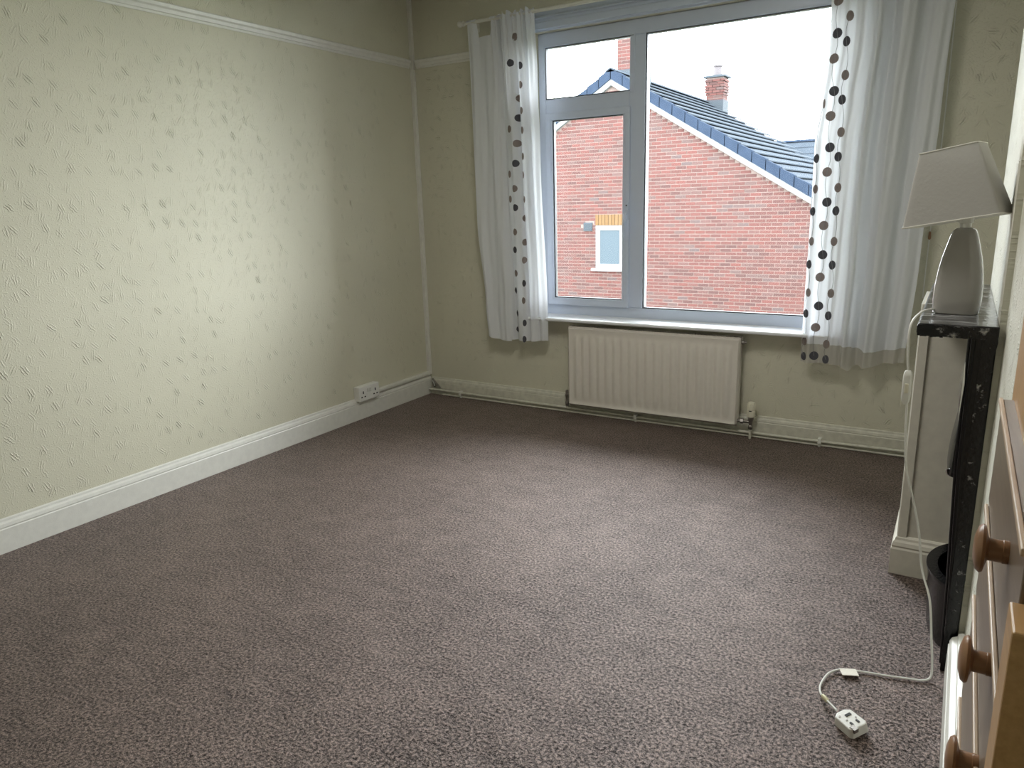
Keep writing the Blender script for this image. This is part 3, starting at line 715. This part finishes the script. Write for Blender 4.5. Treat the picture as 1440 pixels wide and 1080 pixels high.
# ------------------------------------------------------------------ the world outside
GY = 14.0; AX = -4.46; SL = .612; HW = 6.2; ZE = 4.46-SL*HW; GL = 10.0
gd = G().box(-40, .5, -3.3, 40, 70, -3.2).build('ground', 'grass'); gd['label'] = 'dark ground below between the houses'; gd['category'] = 'ground'; gd['kind'] = 'structure'
hs = thing('brick_house', 'red brick gable-ended house facing the window', 'house', (AX, GY, -3.2))
hb = G().add([(AX-HW, GY+.018, -3.2), (AX+HW, GY+.018, -3.2), (AX+HW, GY+.018, ZE), (AX, GY+.018, 4.46), (AX-HW, GY+.018, ZE),
              (AX-HW, GY+GL, -3.2), (AX+HW, GY+GL, -3.2), (AX+HW, GY+GL, ZE), (AX, GY+GL, 4.46), (AX-HW, GY+GL, ZE)],
             [(0, 1, 2, 3, 4), (9, 8, 7, 6, 5), (0, 5, 6, 1), (1, 6, 7, 2), (0, 4, 9, 5), (2, 7, 8, 3), (3, 8, 9, 4)])
hb.build('wall', 'mortar', hs)
BW, BH = .27, .0897; JX, JZ = .018, .019
wx0, wx1, wz0, wz1 = -4.93, -4.10, -.27, .89       # neighbour's small window
brs = []
z = -3.2; row = 0
while z < 4.5:
    half = HW if z+BH < ZE else (4.46-(z+BH))/SL-.02
    off = (row % 2)*BW/2
    x = AX-HW-off
    while x < AX+HW:
        a, b = max(x+JX/2, AX-half), min(x+BW-JX/2, AX+half)
        if b-a > .05:
            if z+BH > wz0 and z < wz1+.24 and b > wx0-.01 and a < wx1+.01:
                if a < wx0-.04: brs.append((a, wx0-.012, z))
                if b > wx1+.04: brs.append((wx1+.012, b, z))
            elif not (abs(.5*(a+b)+5.17) < .14 and abs(z-.84) < .09): brs.append((a, b, z))
        x += BW
    z += BH; row += 1
cand = [b for b in brs if b[1] < 1.0 and b[1] > -3.3 and b[2] > -1.35 and b[1]-b[0] > .2]
cand.sort(key=lambda b: (Vector(((b[0]+b[1])/2, GY, b[2]))-CAM).length)
near = set(cand[:300])
bme = {}
def brick_mesh(w, k):
    key = (round(w, 3), k)
    if key not in bme:
        g = G().box(-w/2, -.028, -(BH-JZ)/2, w/2, .02, (BH-JZ)/2); g.tone = [k/8]*6
        o = g.build('brick', 'brick'); bme[key] = o.data; bpy.data.objects.remove(o)
    return bme[key]
rest = G()
for a, b, z in brs:
    dy = random.uniform(-.003, .003); k = random.random()
    if random.random() < .82: k *= .8
    if (a, b, z) in near:
        o = bpy.data.objects.new('brick', brick_mesh(b-a, int(k*8))); COL.objects.link(o); o.parent = hs
        o.location = Vector(((a+b)/2, GY+.036+dy, z+BH/2))-Vector(hs.location)
    else:
        rest.box(a, GY+.008+dy, z+JZ/2, b, GY+.045, z+BH-JZ/2); rest.tone += [k*.99]*6
stuff(rest.build('brickwork', 'brick', hs))
for i in range(9):     # soldier course above the window
    a = wx0-.02+i*(wx1-wx0+.04)/9
    g = G().box(a+.006, GY-.003, wz1+.012, a+(wx1-wx0+.04)/9-.006, GY+.045, wz1+.295); g.tone = [random.random()]*6
    o = g.build('soldier_brick', 'buff', hs)
nw = frame_ring(wx0, wz0, wx1, wz1, .10, GY-.015, GY+.03).build('window', 'barge', hs)
frame_ring(wx0+.09, wz0+.09, wx1-.09, wz1-.09, .035, GY-.005, GY+.02).build('inner_frame', 'barge', nw)
G().box(wx0+.12, GY+.006, wz0+.12, wx1-.12, GY+.014, wz1-.12).build('pane', 'frost', nw)
G().box(wx0-.12, GY-.08, wz0-.07, wx1+.10, GY+.05, wz0).build('sill', 'barge', nw)
vt = G().box(-5.30, GY-.02, .75, -5.04, GY+.04, .98).build('air_vent', 'lead', hs)
for k in range(5): G().box(-5.28, GY-.034, .77+k*.04, -5.06, GY-.018, .79+k*.04).build('vent_slat', 'lead', vt)
# barge boards
for s_ in (-1, 1):
    xe = AX+s_*(HW+.35)
    ze = 4.46-SL*(HW+.35)
    G().add([(AX, GY-.10, 4.46), (xe, GY-.10, ze), (xe, GY-.10, ze+.20), (AX, GY-.10, 4.46+.20), (AX, GY+.03, 4.46), (xe, GY+.03, ze), (xe, GY+.03, ze+.20), (AX, GY+.03, 4.66)],
            [(0, 1, 2, 3), (4, 7, 6, 5), (0, 4, 5, 1), (3, 2, 6, 7), (1, 5, 6, 2), (0, 3, 7, 4)]).build('barge_board', 'barge', hs)
# roof slopes, course by course
gauge = .335; nC = 21
for s_ in (1, -1):
    for i in range(nC):
        xa = i*gauge; xb = xa+gauge*1.12
        za = 4.46+.35-SL*xa; zb = 4.46+.35-SL*xb
        lift = .062
        y0, y1 = GY-.02, GY+GL+.1
        v = []
        for y in (y0, y1):
            v += [(AX+s_*xa, y, za-.005), (AX+s_*xb, y, zb+lift), (AX+s_*xb, y, zb+lift-.028), (AX+s_*xa, y, za-.040)]
        G().add(v, [(0, 1, 2, 3), (4, 7, 6, 5), (0, 4, 5, 1), (1, 5, 6, 2), (2, 6, 7, 3), (3, 7, 4, 0)]).build('tile_course', 'tile', hs)
        # dry verge unit at the end of each course
        v = []
        for y in (GY-.14, GY+.10):
            v += [(AX+s_*(xa-.01), y, za+.045), (AX+s_*(xb-.035), y, zb+.095), (AX+s_*(xb-.035), y, zb-.185), (AX+s_*(xa-.01), y, za-.195)]
        G().add(v, [(0, 1, 2, 3), (4, 7, 6, 5), (0, 4, 5, 1), (1, 5, 6, 2), (2, 6, 7, 3), (3, 7, 4, 0)]).build('verge_tile', 'verge', hs)
for s_ in (1, -1):
    xe = nC*gauge; G().add([(AX, GY+.02, 4.70), (AX+s_*xe, GY+.02, 4.70-SL*xe), (AX+s_*xe, GY+GL, 4.70-SL*xe), (AX, GY+GL, 4.70)], [(0, 1, 2, 3)]).build('roof_deck', 'verge', hs, thick=.04)
for i in range(23):
    y = GY-.14+i*.45
    G().prism([(AX-.17, 4.78), (AX-.08, 4.86), (AX, 4.885), (AX+.08, 4.86), (AX+.17, 4.78)], 1, y, y+.44).build('ridge_tile', 'tile', hs)

def chimney(x0, y0, x1, y1, zb, zt, pot, label_tone='brick'):
    g = G(); rows = int((zt-zb)/BH); g.box(x0+.01, y0+.01, zb-.6, x1-.01, y1-.01, zt); 
    c = g.build('chimney', 'mortar', hs)
    b = G()
    for r in range(rows):
        z = zb+r*BH; ex = .045 if rows-5 <= r <= rows-3 or r == rows-1 else (.02 if r >= rows-6 else 0)
        xs0 = x0-ex-(r % 2)*BW/2
        x = xs0
        while x < x1+ex:
            a, bb = max(x, x0-ex)+JX/2, min(x+BW, x1+ex)-JX/2
            if bb-a > .03: b.box(a, y0-ex, z+JZ/2, bb, y0+.05, z+BH-JZ/2); b.tone += [random.random()*.8]*6
            x += BW
        y = y0-ex-((r+1) % 2)*BW/2
        while y < y1+ex:
            a, bb = max(y, y0-ex)+JX/2, min(y+BW, y1+ex)-JX/2
            if bb-a > .03:
                b.box(x1-.05, a, z+JZ/2, x1+ex, bb, z+BH-JZ/2); b.box(x0-ex, a, z+JZ/2, x0+.05, bb, z+BH-JZ/2); b.tone += [random.random()*.8]*12
            y += BW
    stuff(b.build('chimney_bricks', 'brick', c))
    G().box(x0-.09, y0-.09, zt, x1+.09, y1+.09, zt+.07).build('coping_slab', 'lead', c, bevel=.01)
    G().box(x0-.03, y0-.04, zb-.62, x1+.03, y1+.04, zb+.12).build('flashing', 'lead', c)
    cx, cy = (x0+x1)/2, (y0+y1)/2
    G().lathe([(.17, 0), (.16, .05), (.145, .25), (.135, .30), (.16, .31), (.165, .36), (.13, .365), (.12, .30)], (cx, cy, zt+.07), 'z', 16, cap=False).build('chimney_pot', 'pot', c, smooth=True)
chimney(-4.43, 22.0, -3.84, 22.62, 4.72, 5.58, True)
chimney(-4.98, 15.5, -4.27, 16.15, 4.95, 7.0, True)

# second house further back, ridge parallel to the window wall
h2 = thing('far_house', 'farther slate-roofed house partly behind the brick gable', 'house', (0, 36, -3.2))
RY, RZ = 36.0, 4.20
G().box(-6.5, 33.2, -3.2, 9, 39, 1.6).build('wall', 'brick', h2)
for i in range(8):
    ya = RY-i*.5; za = RZ-i*.33
    G().add([(-6.8, ya, za), (9.3, ya, za), (9.3, ya-.56, za-.37+.05), (-6.8, ya-.56, za-.37+.05), (-6.8, ya, za-.1), (9.3, ya, za-.1), (9.3, ya-.56, za-.43), (-6.8, ya-.56, za-.43)],
            [(0, 1, 2, 3), (7, 6, 5, 4), (0, 4, 5, 1), (1, 5, 6, 2), (2, 6, 7, 3), (3, 7, 4, 0)]).build('tile_course', 'tile', h2)
G().add([(-6.8, RY, RZ), (9.3, RY, RZ), (9.3, 40, 1.5), (-6.8, 40, 1.5)], [(0, 1, 2, 3)]).build('rear_slope', 'tile', h2, thick=.08)
G().prism([(RY-.15, RZ-.02), (RY-.08, RZ+.08), (RY+.08, RZ+.08), (RY+.15, RZ-.02)], 0, -6.8, 9.3).build('ridge', 'verge', h2)
